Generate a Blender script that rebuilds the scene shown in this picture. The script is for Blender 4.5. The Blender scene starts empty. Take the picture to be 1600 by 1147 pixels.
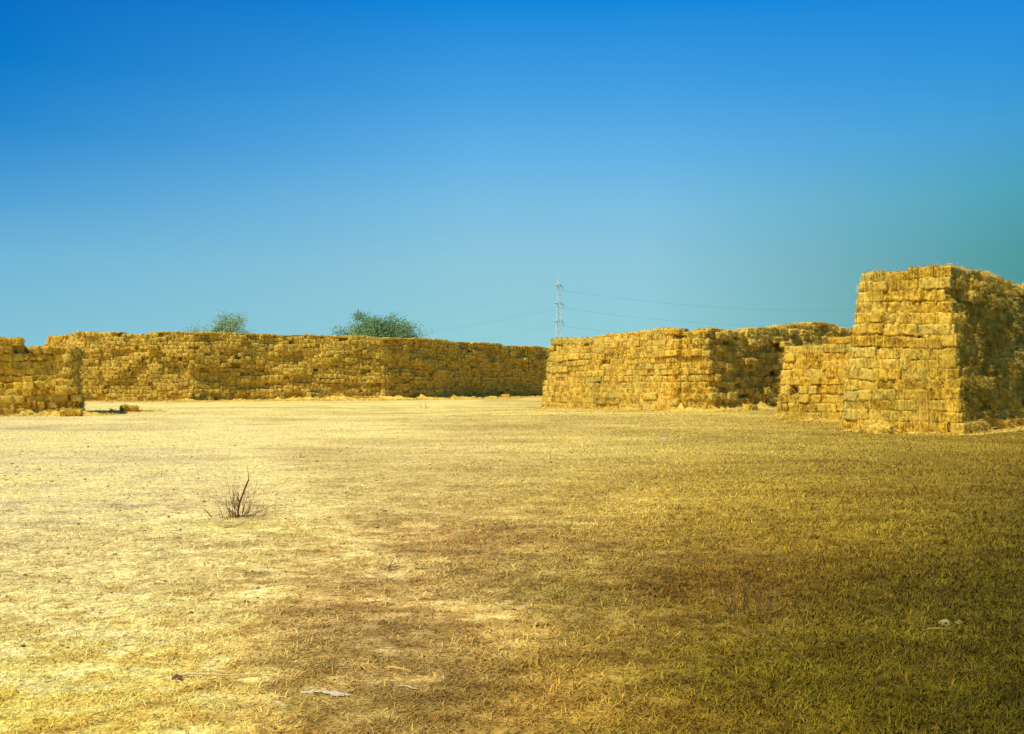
# A field of baled straw under a clear sky. Units are metres, camera looks along +Y from the origin, ground at z = 0.
import bpy, math, random
import numpy as np
from mathutils import Vector, noise as mnoise

random.seed(7); rng = np.random.default_rng(11)
S = bpy.context.scene
COL = S.collection
F = 1537.0; EYE = 1.6; HOR = 601.0; CX = 800.0
def gx(px, D): return (px - CX) / F * D                      # sideways position of a thing seen D metres off
def gd(py): return F * EYE / (py - HOR)                      # distance of a point of the ground

def lin(c):
    c = np.asarray(c, float) / 255.0
    return np.where(c <= 0.04045, c / 12.92, ((c + 0.055) / 1.055) ** 2.4)

# ------------------------------------------------------------------ numpy noise
def _hash(ix, iy, s):
    h = (ix.astype(np.int64) * 374761393 + iy.astype(np.int64) * 668265263 + s * 974711) & 0xffffffff
    h = ((h ^ (h >> 13)) * 1274126177) & 0xffffffff
    return ((h ^ (h >> 16)) & 0xffff) / 65535.0
def vnoise(x, y, s=0):
    x = np.asarray(x, float); y = np.asarray(y, float)
    ix = np.floor(x); iy = np.floor(y); fx = x - ix; fy = y - iy
    fx = fx * fx * (3 - 2 * fx); fy = fy * fy * (3 - 2 * fy)
    a = _hash(ix, iy, s); b = _hash(ix + 1, iy, s); c = _hash(ix, iy + 1, s); d = _hash(ix + 1, iy + 1, s)
    return (a + (b - a) * fx) * (1 - fy) + (c + (d - c) * fx) * fy
def fbm(x, y, s=0, o=4):
    t = 0; a = 1; n = 0
    for k in range(o):
        t = t + a * vnoise(x * 2 ** k + 17.3 * k, y * 2 ** k - 9.1 * k, s + k); n += a; a *= 0.55
    return t / n

# ------------------------------------------------------------------ mesh helpers
def mesh_from(name, V, faces, mat, attrs=None, smooth=False):
    """faces: list of (n,k) int arrays with k = 3 or 4"""
    me = bpy.data.meshes.new(name)
    V = np.asarray(V, np.float32)
    tot = []; loops = []
    for f in faces:
        f = np.asarray(f, np.int32)
        if len(f) == 0: continue
        tot.append(np.full(len(f), f.shape[1], np.int32)); loops.append(f.ravel())
    tot = np.concatenate(tot); loops = np.concatenate(loops)
    start = np.concatenate([[0], np.cumsum(tot)[:-1]]).astype(np.int32)
    me.vertices.add(len(V)); me.vertices.foreach_set('co', V.ravel())
    me.loops.add(len(loops)); me.loops.foreach_set('vertex_index', loops)
    me.polygons.add(len(tot)); me.polygons.foreach_set('loop_start', start); me.polygons.foreach_set('loop_total', tot)
    if smooth: me.polygons.foreach_set('use_smooth', np.ones(len(tot), bool))
    for k, a in (attrs or {}).items():
        a = np.asarray(a, np.float32)
        if a.ndim == 1:
            at = me.attributes.new(k, 'FLOAT', 'POINT'); at.data.foreach_set('value', a)
        else:
            at = me.attributes.new(k, 'FLOAT_COLOR', 'POINT')
            at.data.foreach_set('color', np.concatenate([a, np.ones((len(a), 1), np.float32)], 1).ravel())
    me.update(calc_edges=True)
    if mat: me.materials.append(mat)
    return me
def obj(name, me, parent=None, loc=None):
    o = bpy.data.objects.new(name, me); COL.objects.link(o)
    if parent: o.parent = parent
    if loc is not None: o.location = loc
    return o
def tag(o, label=None, cat=None, group=None, kind=None):
    if label: o['label'] = label
    if cat: o['category'] = cat
    if group: o['group'] = group
    if kind: o['kind'] = kind
    return o
class MB:
    """collects tubes and leaves into one mesh"""
    def __init__(s): s.v = []; s.q = []; s.t = []; s.n = 0
    def add(s, v, q=(), t=()):
        v = np.asarray(v, float); s.v.append(v)
        if len(q): s.q.append(np.asarray(q) + s.n)
        if len(t): s.t.append(np.asarray(t) + s.n)
        s.n += len(v)
    def tube(s, pts, r, sides=5):
        pts = [Vector(p) for p in pts]; n = len(pts)
        if not hasattr(r, '__len__'): r = [r] * n
        V = []; up = None
        for i, p in enumerate(pts):
            d = (pts[min(i + 1, n - 1)] - pts[max(i - 1, 0)]).normalized()
            a = d.cross(Vector((0.13, 0.31, 0.94))) if abs(d.z) < .9 else d.cross(Vector((1, .1, 0)))
            a.normalize(); b = d.cross(a)
            for k in range(sides):
                t = 2 * math.pi * k / sides
                V.append(p + (a * math.cos(t) + b * math.sin(t)) * r[i])
        q = [(i * sides + k, i * sides + (k + 1) % sides, (i + 1) * sides + (k + 1) % sides, (i + 1) * sides + k)
             for i in range(n - 1) for k in range(sides)]
        s.add([tuple(v) for v in V], q)
    def build(s, name, mat, parent=None, smooth=False, attrs=None):
        return obj(name, mesh_from(name, np.concatenate(s.v), [np.concatenate(x) for x in (s.q, s.t) if x], mat, attrs, smooth), parent)

# ------------------------------------------------------------------ materials
def new_mat(name, rough=0.9, spec=0.15):
    m = bpy.data.materials.new(name); m.use_nodes = True
    b = m.node_tree.nodes['Principled BSDF']
    b.inputs['Roughness'].default_value = rough
    b.inputs['Specular IOR Level'].default_value = spec
    return m, m.node_tree, b
class N:
    def __init__(s, nt): s.nt = nt
    def n(s, typ, **kw):
        x = s.nt.nodes.new(typ)
        for k, v in kw.items(): setattr(x, k, v)
        return x
    def l(s, a, b): s.nt.links.new(a, b)
    def math(s, op, a, b=None, c=None, clamp=False):
        x = s.n('ShaderNodeMath', operation=op, use_clamp=clamp)
        for i, v in enumerate((a, b, c)):
            if v is None: continue
            if isinstance(v, (int, float)): x.inputs[i].default_value = v
            else: s.l(v, x.inputs[i])
        return x.outputs[0]
    def mix(s, fac, a, b, blend='MIX'):
        x = s.n('ShaderNodeMix', data_type='RGBA', blend_type=blend)
        for i, v in ((0, fac), (6, a), (7, b)):
            if isinstance(v, (int, float)): x.inputs[i].default_value = v
            elif isinstance(v, (tuple, list)): x.inputs[i].default_value = tuple(v) + (1,)
            else: s.l(v, x.inputs[i])
        return x.outputs[2]
    def ramp(s, fac, stops, interp='LINEAR'):
        x = s.n('ShaderNodeValToRGB'); x.color_ramp.interpolation = interp
        e = x.color_ramp.elements
        while len(e) < len(stops): e.new(0.5)
        for el, (p, c) in zip(e, stops): el.position = p; el.color = tuple(c) + (1,)
        s.l(fac, x.inputs[0]); return x.outputs[0]
    def noise(s, vec, scale, detail=3, rough=.6):
        x = s.n('ShaderNodeTexNoise'); x.inputs['Scale'].default_value = scale
        x.inputs['Detail'].default_value = detail; x.inputs['Roughness'].default_value = rough
        s.l(vec, x.inputs['Vector']); return x.outputs['Fac']

STRAW_D = (0.30, 0.172, 0.012); STRAW_M = (0.92, 0.565, 0.044); STRAW_L = (0.98, 0.77, 0.17); STRAW_G = (0.38, 0.275, 0.028)
def straw_material(name, per_object):
    m, nt, b = new_mat(name, 0.85, 0.2); g = N(nt)
    geo = g.n('ShaderNodeNewGeometry'); pos = geo.outputs['Position']
    mp = g.n('ShaderNodeMapping'); mp.inputs['Scale'].default_value = (1, 1, 0.45); g.l(pos, mp.inputs[0])
    fib = g.noise(mp.outputs[0], 16, 4, .75)
    clump = g.noise(pos, 3.2, 4, .6)
    weather = g.noise(pos, 0.42, 4, .6)
    if per_object: rnd = g.n('ShaderNodeObjectInfo').outputs['Random']
    else: rnd = g.n('ShaderNodeAttribute', attribute_name='rnd').outputs['Fac']
    sh = g.n('ShaderNodeAttribute', attribute_name='shade').outputs['Fac']
    f = g.math('ADD', g.math('MULTIPLY', fib, 0.85), g.math('MULTIPLY', clump, 0.55))
    f = g.math('ADD', f, g.math('MULTIPLY', rnd, 0.26))
    f = g.math('SUBTRACT', f, 0.33)
    c = g.ramp(f, [(0.26, STRAW_D), (0.47, STRAW_M), (0.76, STRAW_L)])
    wf = g.math('MULTIPLY', g.math('SUBTRACT', g.math('ADD', weather, g.math('MULTIPLY', rnd, .22)), 0.57), 2.6, clamp=True)
    c = g.mix(wf, c, STRAW_G)
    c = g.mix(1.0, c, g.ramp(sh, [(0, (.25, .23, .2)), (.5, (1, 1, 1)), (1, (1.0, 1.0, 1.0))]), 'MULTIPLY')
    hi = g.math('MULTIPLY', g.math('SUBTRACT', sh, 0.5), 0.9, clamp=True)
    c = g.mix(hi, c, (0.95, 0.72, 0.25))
    if not per_object: c = g.mix(.22, c, (.62, .50, .13))  # paler, less saturated: weathering, with distance haze painted into the colour
    g.l(c, b.inputs['Base Color'])
    bp = g.n('ShaderNodeBump'); bp.inputs['Strength'].default_value = 0.9; bp.inputs['Distance'].default_value = 0.05
    g.l(g.math('ADD', fib, clump), bp.inputs['Height']); g.l(bp.outputs[0], b.inputs['Normal'])
    return m
M_BALE = straw_material('straw_bale_surface', True)
M_MASS = straw_material('stacked_straw_surface', False)

def plain(name, c1, c2, scale, rough=.9):
    m, nt, b = new_mat(name, rough, .2); g = N(nt)
    tc = g.n('ShaderNodeNewGeometry').outputs['Position']
    g.l(g.mix(g.noise(tc, scale, 4, .6), c1, c2), b.inputs['Base Color'])
    return m
M_TWIG = plain('dark_dry_wood', (.09, .05, .02), (.22, .13, .05), 30)
M_TWIG2 = plain('reddish_dry_stem', (.13, .06, .02), (.26, .15, .04), 25)
M_STALK = plain('pale_stalk', (.55, .36, .12), (.85, .66, .32), 40)
M_ORANGE = plain('orange_stalk', (.75, .38, .06), (.85, .55, .14), 40)
M_WHITE = plain('pale_scrap', (.40, .31, .15), (.84, .72, .45), 60)
M_CLOD = plain('faded_scrap', (.42, .33, .14), (.74, .60, .30), 90)
M_STONE = plain('pale_clod', (.22, .19, .05), (.42, .36, .12), 25)
M_STEEL = plain('galvanised_steel', (.46, .62, .66), (.58, .74, .78), 2, .6)
M_CABLE = plain('power_cable', (.24, .42, .46), (.28, .46, .5), 1, .6)
M_BARK = plain('tree_bark', (.08, .07, .04), (.16, .13, .07), 3)

# ------------------------------------------------------------------ colours of the field: left-to-right brightness grading painted in, pale to dark green-brown
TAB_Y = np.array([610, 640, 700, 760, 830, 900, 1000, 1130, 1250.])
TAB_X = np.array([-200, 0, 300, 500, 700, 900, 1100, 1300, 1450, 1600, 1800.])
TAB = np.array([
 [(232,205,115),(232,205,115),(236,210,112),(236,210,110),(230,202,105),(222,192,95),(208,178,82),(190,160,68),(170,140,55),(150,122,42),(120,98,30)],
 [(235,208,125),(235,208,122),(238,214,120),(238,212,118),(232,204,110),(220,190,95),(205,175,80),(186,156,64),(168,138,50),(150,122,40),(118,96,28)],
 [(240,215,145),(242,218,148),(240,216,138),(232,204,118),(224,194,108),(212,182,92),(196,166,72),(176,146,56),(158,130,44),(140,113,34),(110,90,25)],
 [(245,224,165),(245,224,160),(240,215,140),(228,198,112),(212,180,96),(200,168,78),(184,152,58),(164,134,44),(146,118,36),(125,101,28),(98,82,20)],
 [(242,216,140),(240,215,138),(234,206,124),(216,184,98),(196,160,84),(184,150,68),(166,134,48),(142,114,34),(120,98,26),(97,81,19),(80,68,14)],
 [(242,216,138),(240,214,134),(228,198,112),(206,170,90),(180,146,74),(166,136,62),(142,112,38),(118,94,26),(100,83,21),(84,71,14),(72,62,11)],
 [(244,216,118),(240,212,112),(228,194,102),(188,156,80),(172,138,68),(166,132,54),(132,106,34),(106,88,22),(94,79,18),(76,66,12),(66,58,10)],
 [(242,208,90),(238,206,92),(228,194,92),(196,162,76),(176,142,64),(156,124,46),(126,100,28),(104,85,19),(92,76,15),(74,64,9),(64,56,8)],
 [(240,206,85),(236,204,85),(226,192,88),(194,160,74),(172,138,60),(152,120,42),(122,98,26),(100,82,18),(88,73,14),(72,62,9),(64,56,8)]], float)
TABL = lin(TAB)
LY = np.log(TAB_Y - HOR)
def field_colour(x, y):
    """base colour of the field at a place, brightness grading painted in"""
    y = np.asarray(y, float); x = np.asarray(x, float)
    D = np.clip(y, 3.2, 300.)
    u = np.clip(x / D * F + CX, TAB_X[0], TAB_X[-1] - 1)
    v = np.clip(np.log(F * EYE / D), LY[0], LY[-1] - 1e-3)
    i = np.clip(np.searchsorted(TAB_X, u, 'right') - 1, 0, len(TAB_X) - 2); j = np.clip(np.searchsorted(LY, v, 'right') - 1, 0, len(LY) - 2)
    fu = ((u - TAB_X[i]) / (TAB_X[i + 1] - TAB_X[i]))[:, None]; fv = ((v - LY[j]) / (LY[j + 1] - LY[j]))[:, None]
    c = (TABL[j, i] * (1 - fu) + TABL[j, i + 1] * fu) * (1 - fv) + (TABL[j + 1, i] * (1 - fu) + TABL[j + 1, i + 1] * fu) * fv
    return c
def blob(x, y, cx, cy, rx, ry):
    w = (vnoise(x * 1.7, y * 1.7, 5) - .5) * .9
    return np.exp(-(((x - cx) / rx) ** 2 + ((y - cy) / ry) ** 2) * (1 + w))
BROWN = np.array([0.62, 0.44, 0.40]); 
PATCH = [  # x, y, radius x, radius y, multiplier per channel
 (-0.75, 10.4, .75, .9, (.86, .80, .78)), (0.2, 10.0, 1.2, .55, (.84, .78, .74)), (-1.45, 7.3, .45, .9, (.84, .78, .74)),
 (-.9, 6.4, .6, .7, (.80, .74, .74)), (-.6, 5.5, .8, .35, (.80, .76, .78)), (-1.0, 4.9, .7, .25, (.82, .80, .80)), (0.5, 7.6, .45, .5, (.76, .80, .66)),
 (1.7, 7.9, .9, .7, (.86, .78, .72)), (2.6, 9.2, 1.2, .8, (.88, .84, .85)), (5.2, 14.6, 2.2, .5, (.80, .72, .7)), (2.9, 17.5, 2.2, .6, (.82, .76, .66)),
 (5.8, 20.6, 1.3, .6, (.78, .74, .7)), (0.3, 13.2, 1.0, .35, (.84, .78, .70)), (-3.4, 11.2, 1.0, .5, (.90, .93, .72)),
 (1.4, 5.6, .7, .5, (.88, .98, .7)), (2.0, 4.9, .6, .4, (.9, .98, .8)), (3.4, 7.6, .9, .5, (.88, .94, .85)), (8.5, 33, 5, 1.2, (.85, .85, .8)), (4.5, 50, 7, 1.4, (.86, .84, .78)),
 (0.35, 5.0, .35, .3, (1.25, 1.2, 1.2)), (-1.2, 9.0, .8, .3, (1.12, 1.14, 1.15)), (-.15, 6.6, .35, .5, (1.22, 1.2, 1.2)), (.75, 4.75, .5, .12, (1.25, 1.2, 1.1)), (-2.6, 5.2, 1.1, 1.0, (1.2, 1.22, 1.1)), (-1.6, 4.6, .8, .35, (1.15, 1.15, 1.2)), (2.4, 5.4, 1.8, 1.3, (1.26, 1.22, 1.12)), (4.5, 9.5, 3.6, 3.6, (1.22, 1.20, 1.1))]
TRACK = [(-17., 56.), (-10.5, 34.), (-6.6, 24.), (-4.15, 16.5), (-1.95, 10.7), (-.62, 7.6), (-.1, 6.3), (.5, 5.2)]
def track_weight(x, y):
    w = np.zeros_like(x)
    for (a, b) in zip(TRACK[:-1], TRACK[1:]):
        dx, dy = b[0] - a[0], b[1] - a[1]; L = dx * dx + dy * dy
        t = np.clip(((x - a[0]) * dx + (y - a[1]) * dy) / L, 0, 1)
        d = np.hypot(x - a[0] - t * dx, y - a[1] - t * dy)
        w = np.maximum(w, np.exp(-(d / (.13 + .015 * y)) ** 2))
    return w
def ground_tint(x, y):
    """multiplier for worn, brown, green and littered patches"""
    m = np.ones((len(x), 3))
    for (cx, cy, rx, ry, k) in PATCH:
        m *= 1 + (np.array(k) - 1) * blob(x, y, cx, cy, rx, ry)[:, None]
    far = np.clip(y / 12, .8, 5)
    wf = np.clip((y - 7) / 22, 0, 1)
    n1 = fbm(x * .8, y * 1.1, 21, 4) * (1 - wf) + fbm(x * .13, y * .22, 23, 4) * wf
    n2 = fbm(x * 2.6, y * 3.6, 31, 4) * (1 - wf) + fbm(x * .5, y * .9, 33, 4) * wf
    m *= (1 + (n1[:, None] - .5) * np.array([.70, .82, .90]) * 1.0)
    m *= (1 + (n2[:, None] - .5) * np.array([.85, .90, .95]) * 1.0)
    n3 = fbm(x * 6.5, y * 8.5, 41, 3); a3 = np.clip(1.5 - y / 14, 0, 1)
    m *= (1 + ((n3 - .48) * a3)[:, None] * np.array([1.1, 1.3, 1.7]))
    bare = np.clip((fbm(x * 4.2, y * 5.2, 141, 3) - .53) * 7, 0, 1) * a3 * np.clip(1.15 - np.clip((x / np.maximum(y, 1) + .12) / .45, 0, 1), .1, 1)
    m *= 1 + bare[:, None] * np.array([.34, .40, .55])
    tw = track_weight(x, y)
    side = np.exp(-((x - np.interp(y, [p[1] for p in TRACK[::-1]], [p[0] for p in TRACK[::-1]]) - .06 * y - .3) / (.2 + .022 * y)) ** 2) * (y > 5) * (y < 60)
    m *= 1 - side[:, None] * np.array([.02, .025, .04]) * np.clip(25 / y, 0, 1)[:, None]
    m *= 1 + track_weight(x, y)[:, None] * np.clip(20 / y, .25, 1)[:, None] * np.array([.26, .29, .38]) * (.4 + 1.2 * fbm(x * 2, y * 2, 77, 3))[:, None]
    return m

def ground_height(x, y):
    r = np.hypot(x, y)
    w = np.clip(1.3 - r / 60, 0, 1)
    return w * ((fbm(x * .9, y * .9, 51, 3) - .5) * .045 + (fbm(x * 5, y * 5, 61, 3) - .5) * .030 * np.clip(1.4 - r / 30, 0, 1))

def gm_material(name, ground=True, gain=1.0):
    m, nt, b = new_mat(name, .92, .08); g = N(nt)
    at = g.n('ShaderNodeAttribute', attribute_name='tint').outputs['Color']
    c = at
    if ground:
        pos = g.n('ShaderNodeNewGeometry').outputs['Position']
        f1 = g.noise(pos, 42, 4, .75)
        f2 = g.noise(pos, 11, 4, .65)
        mp = g.n('ShaderNodeMapping'); mp.inputs['Scale'].default_value = (.45, 1, 1); mp.inputs['Rotation'].default_value = (0, 0, .35); g.l(pos, mp.inputs[0])
        f3 = g.noise(mp.outputs[0], 3.0, 5, .65)
        k = g.ramp(f1, [(.33, (.24, .19, .15)), (.45, (.95, .92, .88)), (.58, (1.28, 1.30, 1.36))])
        k2 = g.ramp(f2, [(.32, (.52, .45, .38)), (.47, (1, 1, 1)), (.64, (1.28, 1.34, 1.5))])
        k3 = g.ramp(f3, [(.30, (.74, .70, .66)), (.5, (1, 1, 1)), (.68, (1.16, 1.18, 1.25))])
        c = g.mix(1., g.mix(1., g.mix(1., at, k, 'MULTIPLY'), k2, 'MULTIPLY'), k3, 'MULTIPLY')
        bp = g.n('ShaderNodeBump'); bp.inputs['Strength'].default_value = .8; bp.inputs['Distance'].default_value = .02
        g.l(g.math('ADD', f1, g.math('MULTIPLY', f2, 2.)), bp.inputs['Height']); g.l(bp.outputs[0], b.inputs['Normal'])
    g.l(c, b.inputs['Base Color'])
    return m
M_GROUND = gm_material('dry_turf_and_litter'); M_BLADE = gm_material('dry_grass_blades', False)
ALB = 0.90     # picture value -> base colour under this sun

def axis(lo_far, near, step, grow, hi):
    a = [0.0]; s = step
    while a[-1] < hi:
        if a[-1] > near: s *= grow
        a.append(a[-1] + s)
    return np.array(a)
def build_ground():
    ax = axis(0, 4, .06, 1.035, 3000); xs = np.concatenate([-ax[:0:-1], ax])
    ay = axis(0, 9, .055, 1.03, 4000) + 2.5
    ys = np.concatenate([-axis(0, .1, 1, 1.6, 3000)[::-1] + 2.0, ay])
    X, Y = np.meshgrid(xs, ys); x = X.ravel(); y = Y.ravel()
    z = ground_height(x, y)
    nx = len(xs); ny = len(ys)
    i, j = np.meshgrid(np.arange(nx - 1), np.arange(ny - 1)); i = i.ravel(); j = j.ravel()
    q = np.stack([j * nx + i, j * nx + i + 1, (j + 1) * nx + i + 1, (j + 1) * nx + i], 1)
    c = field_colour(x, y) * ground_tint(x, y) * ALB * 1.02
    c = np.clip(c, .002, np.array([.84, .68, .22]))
    me = mesh_from('ground', np.stack([x, y, z], 1), [q], M_GROUND, {'tint': c}, True)
    tag(obj('ground', me), 'wide flat field of dry cropped turf, painted bright at left and dark at right', 'field', kind='structure')
build_ground()

def build_blades():
    n = 470000
    D = 3.4 * (70 / 3.4) ** (rng.random(n) ** 1.25)
    D = np.maximum(D, 3.4)
    u = (rng.random(n) * 2 - 1) * .60
    x = u * D; y = D + (rng.random(n) - .5) * .3
    right_w = np.clip((x / y + .12) / .45, 0, 1)                    # blades greener, more upright to the right, following the painted grading
    thin = np.clip((fbm(x * 4.2, y * 5.2, 141, 3) - .53) * 7, 0, 1) * (1 - right_w) * np.clip(1.5 - y / 14, 0, 1)
    keep = rng.random(n) < (1 - .75 * thin) * (.35 + .65 * np.clip(fbm(x * 1.3, y * 1.3, 91, 3) * 1.9 - .45 + right_w * .35, 0, 1))
    x = x[keep]; y = y[keep]; right_w = right_w[keep]; n = len(x)
    z = ground_height(x, y)
    sc = (y / 5.) ** .72
    clump = fbm(x * .6, y * .6, 93, 3)
    Lh = (.020 + .042 * rng.random(n) ** 1.6 * (.6 + clump)) * sc ** .22
    wd = (.0016 + .0016 * rng.random(n)) * sc
    long_ = rng.random(n) < .006; Lh = np.where(long_, rng.uniform(.07, .20, n), Lh)
    lean = np.clip(rng.normal(0, 1, n) * .30 + 1.34 - .50 * right_w, .1, 1.54)
    lean = np.where(long_, rng.uniform(1.42, 1.54, n), lean)
    a = rng.random(n) * 2 * np.pi
    dx = np.cos(a) * np.sin(lean); dy = np.sin(a) * np.sin(lean); dz = np.cos(lean) + .04
    b = a + np.pi / 2 + rng.normal(0, .6, n)
    wx = np.cos(b) * wd; wy = np.sin(b) * wd
    P = np.stack([x, y, z + .002], 1); d = np.stack([dx, dy, dz], 1) * Lh[:, None]; w = np.stack([wx, wy, np.zeros(n)], 1)
    bend = np.stack([dx * .35, dy * .35, -np.abs(dz) * .15 + np.zeros(n)], 1) * Lh[:, None]
    V = np.stack([P - w, P + w, P + d * .55 + w * .8, P + d * .55 - w * .8, P + d + bend], 1).reshape(-1, 3)
    k = np.arange(n)[:, None] * 5
    q = k + np.array([[0, 1, 2, 3]]); t = k + np.array([[3, 2, 4]])
    c = field_colour(x, y) * ground_tint(x, y) ** .85 * ALB  # blades carry the same painted brightness grading as the ground
    r = rng.random(n)
    mul = np.where(r < .13, .42, np.where(r < .60, 1.12, 1.65)) * (.85 + .35 * rng.random(n))
    c = c * mul[:, None]
    c = np.where(long_[:, None], c * 1.3 / mul[:, None], c)
    green = (rng.random(n) < .10 + .42 * right_w) & (r < .9)
    c = np.where(green[:, None], c * np.array([.84, .98, .62]), c)
    brown = (rng.random(n) < .10)
    c = np.where(brown[:, None], c * np.array([.72, .52, .46]), c)
    c = np.clip(c, .003, np.array([.90, .76, .29]))
    me = mesh_from('dry_grass', V, [q, t], M_BLADE, {'tint': np.repeat(c, 5, 0)})
    tag(obj('dry_grass', me), 'short dry grass and chopped straw covering the open field', 'grass', kind='stuff')
build_blades()

def build_clods():
    V0, q0 = lattice(2, 2, 2); V0 = V0 - .5; V0 = V0 / (np.linalg.norm(V0, axis=1, keepdims=True) + 1e-6) * .5
    n = 2600; D = 3.6 * (26 / 3.6) ** (rng.random(n) ** 1.1); x = (rng.random(n) * 2 - 1) * .6 * D
    keep = rng.random(n) < np.clip(.9 - 1.6 * (x / D + .1), .12, 1) * np.clip(fbm(x * 1.1, D * 1.1, 171, 3) * 3 - 1., .1, 1); x = x[keep]; D = D[keep]; n = len(x)
    s = (.003 + .007 * rng.random(n) ** 2.2) * (D / 5) ** .5
    dirs = rng.normal(0, 1, (n, len(V0), 3)) * .16
    V = (V0[None] + dirs) * s[:, None, None] * np.stack([rng.uniform(.8, 2.2, n), rng.uniform(.8, 1.6, n), rng.uniform(.6, 1.1, n)], 1)[:, None, :] * 1.7
    V = V + np.stack([x, D, ground_height(x, D) + s * .4], 1)[:, None, :]
    q = (np.arange(n)[:, None, None] * len(V0) + q0[None]).reshape(-1, 4)
    me = mesh_from('soil_crumbs', V.reshape(-1, 3), [q], M_CRUMB)
    tag(obj('soil_crumbs', me), 'brown crumbs of soil and chaff scattered through the dry turf', 'soil crumbs', kind='stuff')

M_CRUMB = plain('brown_soil_crumb', (.13, .075, .03), (.30, .19, .08), 60)
# ------------------------------------------------------------------ straw bales
BL, BD, BH = 1.0, .48, .37
def lattice(nx, ny, nz):
    idx = {}; V = []
    def vid(i, j, k):
        if (i, j, k) not in idx: idx[(i, j, k)] = len(V); V.append((i / nx, j / ny, k / nz))
        return idx[(i, j, k)]
    q = []
    for i in range(nx):
        for j in range(ny):
            q.append((vid(i, j, 0), vid(i, j + 1, 0), vid(i + 1, j + 1, 0), vid(i + 1, j, 0)))
            q.append((vid(i, j, nz), vid(i + 1, j, nz), vid(i + 1, j + 1, nz), vid(i, j + 1, nz)))
    for i in range(nx):
        for k in range(nz):
            q.append((vid(i, 0, k), vid(i + 1, 0, k), vid(i + 1, 0, k + 1), vid(i, 0, k + 1)))
            q.append((vid(i, ny, k), vid(i, ny, k + 1), vid(i + 1, ny, k + 1), vid(i + 1, ny, k)))
    for j in range(ny):
        for k in range(nz):
            q.append((vid(0, j, k), vid(0, j, k + 1), vid(0, j + 1, k + 1), vid(0, j + 1, k)))
            q.append((vid(nx, j, k), vid(nx, j + 1, k), vid(nx, j + 1, k + 1), vid(nx, j, k + 1)))
    return np.array(V), np.array(q)
def bale_geo(seed, res, nstraw, sw, sl, messy=0., hang=0.):
    """one straw bale about its centre: pressed flakes along its length, rounded edges, loose straw sticking out"""
    r_ = np.random.default_rng(seed)
    V, q = lattice(*res)
    P = (V - .5) * np.array([BL, BD, BH])
    rad = .024
    inner = np.clip(P, -np.array([BL, BD, BH]) / 2 + rad, np.array([BL, BD, BH]) / 2 - rad)
    dlt = P - inner; ln = np.linalg.norm(dlt, axis=1, keepdims=True)
    P = inner + dlt / np.maximum(ln, 1e-6) * rad
    # flakes
    cuts = np.cumsum(r_.uniform(.075, .135, 16)) - .5 - .05
    dist = np.min(np.abs(P[:, :1] - cuts[None, :]), axis=1)
    groove = np.clip(1 - dist / .028, 0, 1) ** 1.0
    nn = np.array([mnoise.noise(Vector((p[0] * 7 + seed * 3.7, p[1] * 7, p[2] * 7))) for p in P])
    n2 = np.array([mnoise.noise(Vector((p[0] * 2.2 + seed * 1.3, p[1] * 2.2 + 5, p[2] * 2.2))) for p in P])
    flake = np.searchsorted(cuts, P[:, 0]); off = r_.normal(0, .012, 40)[flake]
    sgn = P / (np.linalg.norm(P * np.array([0, 1, 1]), axis=1, keepdims=True) + 1e-6) * np.array([0, 1, 1])
    groove = groove * (1 - messy)
    P = P + sgn * (-groove * .030 + off * (1 + messy) + nn * (.022 + .05 * messy))[:, None]
    P[:, 0] += n2 * .02 * (1 + 2 * messy); P[:, 2] += n2 * (.03 + .07 * messy) * (np.abs(P[:, 0]) * 2)
    P[:, 0] *= 1 + nn * .02
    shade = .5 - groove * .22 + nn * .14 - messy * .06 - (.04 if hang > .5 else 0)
    # straws
    fc = P[q].mean(1); nrm = np.cross(P[q[:, 1]] - P[q[:, 0]], P[q[:, 2]] - P[q[:, 0]]); nrm /= np.linalg.norm(nrm, axis=1, keepdims=True) + 1e-9
    k = r_.integers(0, len(q), nstraw)
    p0 = fc[k] + r_.normal(0, .03, (nstraw, 3)); nv = nrm[k]
    rv = r_.normal(0, 1, (nstraw, 3)); rv[:, 2] -= .35
    d = nv * r_.uniform(.12, .75, (nstraw, 1)) + rv * .6; d /= np.linalg.norm(d, axis=1, keepdims=True)
    L = r_.uniform(.4, 1., (nstraw, 1)) ** 1.5 * sl
    s = np.cross(d, r_.normal(0, 1, (nstraw, 3))); s /= np.linalg.norm(s, axis=1, keepdims=True) + 1e-9
    W = r_.uniform(.6, 1.2, (nstraw, 1)) * sw
    p0 = p0 - d * L * .25
    # tufts: straws that spring from one spot, drooping
    nt_ = int(nstraw * (.20 + .06 * messy)); per = 8
    cpt = fc[r_.integers(0, len(q), nt_)]; cpt[:, 2] += .05
    tp0 = np.repeat(cpt, per, 0) + r_.normal(0, .022, (nt_ * per, 3))
    td = np.repeat(cpt * np.array([.2, 2.2, .8]) + r_.normal(0, .25, (nt_, 3)), per, 0) + r_.normal(0, .35, (nt_ * per, 3)); td[:, 2] -= .35 + hang
    td /= np.linalg.norm(td, axis=1, keepdims=True)
    tL = r_.uniform(.5, 1.25, (nt_ * per, 1)) * sl
    ts = np.cross(td, r_.normal(0, 1, (nt_ * per, 3))); ts /= np.linalg.norm(ts, axis=1, keepdims=True) + 1e-9
    p0 = np.concatenate([p0, tp0]); d = np.concatenate([d, td]); L = np.concatenate([L, tL]); s = np.concatenate([s, ts])
    W = np.concatenate([W, np.full((nt_ * per, 1), sw)]); nstraw = len(p0)
    SV = np.stack([p0 - s * W * .5, p0 + s * W * .5, p0 + d * L], 1).reshape(-1, 3)
    st = np.arange(nstraw)[:, None] * 3 + np.array([[0, 1, 2]]) + len(P)
    ssh = np.repeat(r_.choice([.3, .5, .62, .85], nstraw, p=[.22, .38, .28, .12]), 3)
    return np.concatenate([P, SV]), q, st, np.concatenate([shade, ssh])
build_clods()
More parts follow.
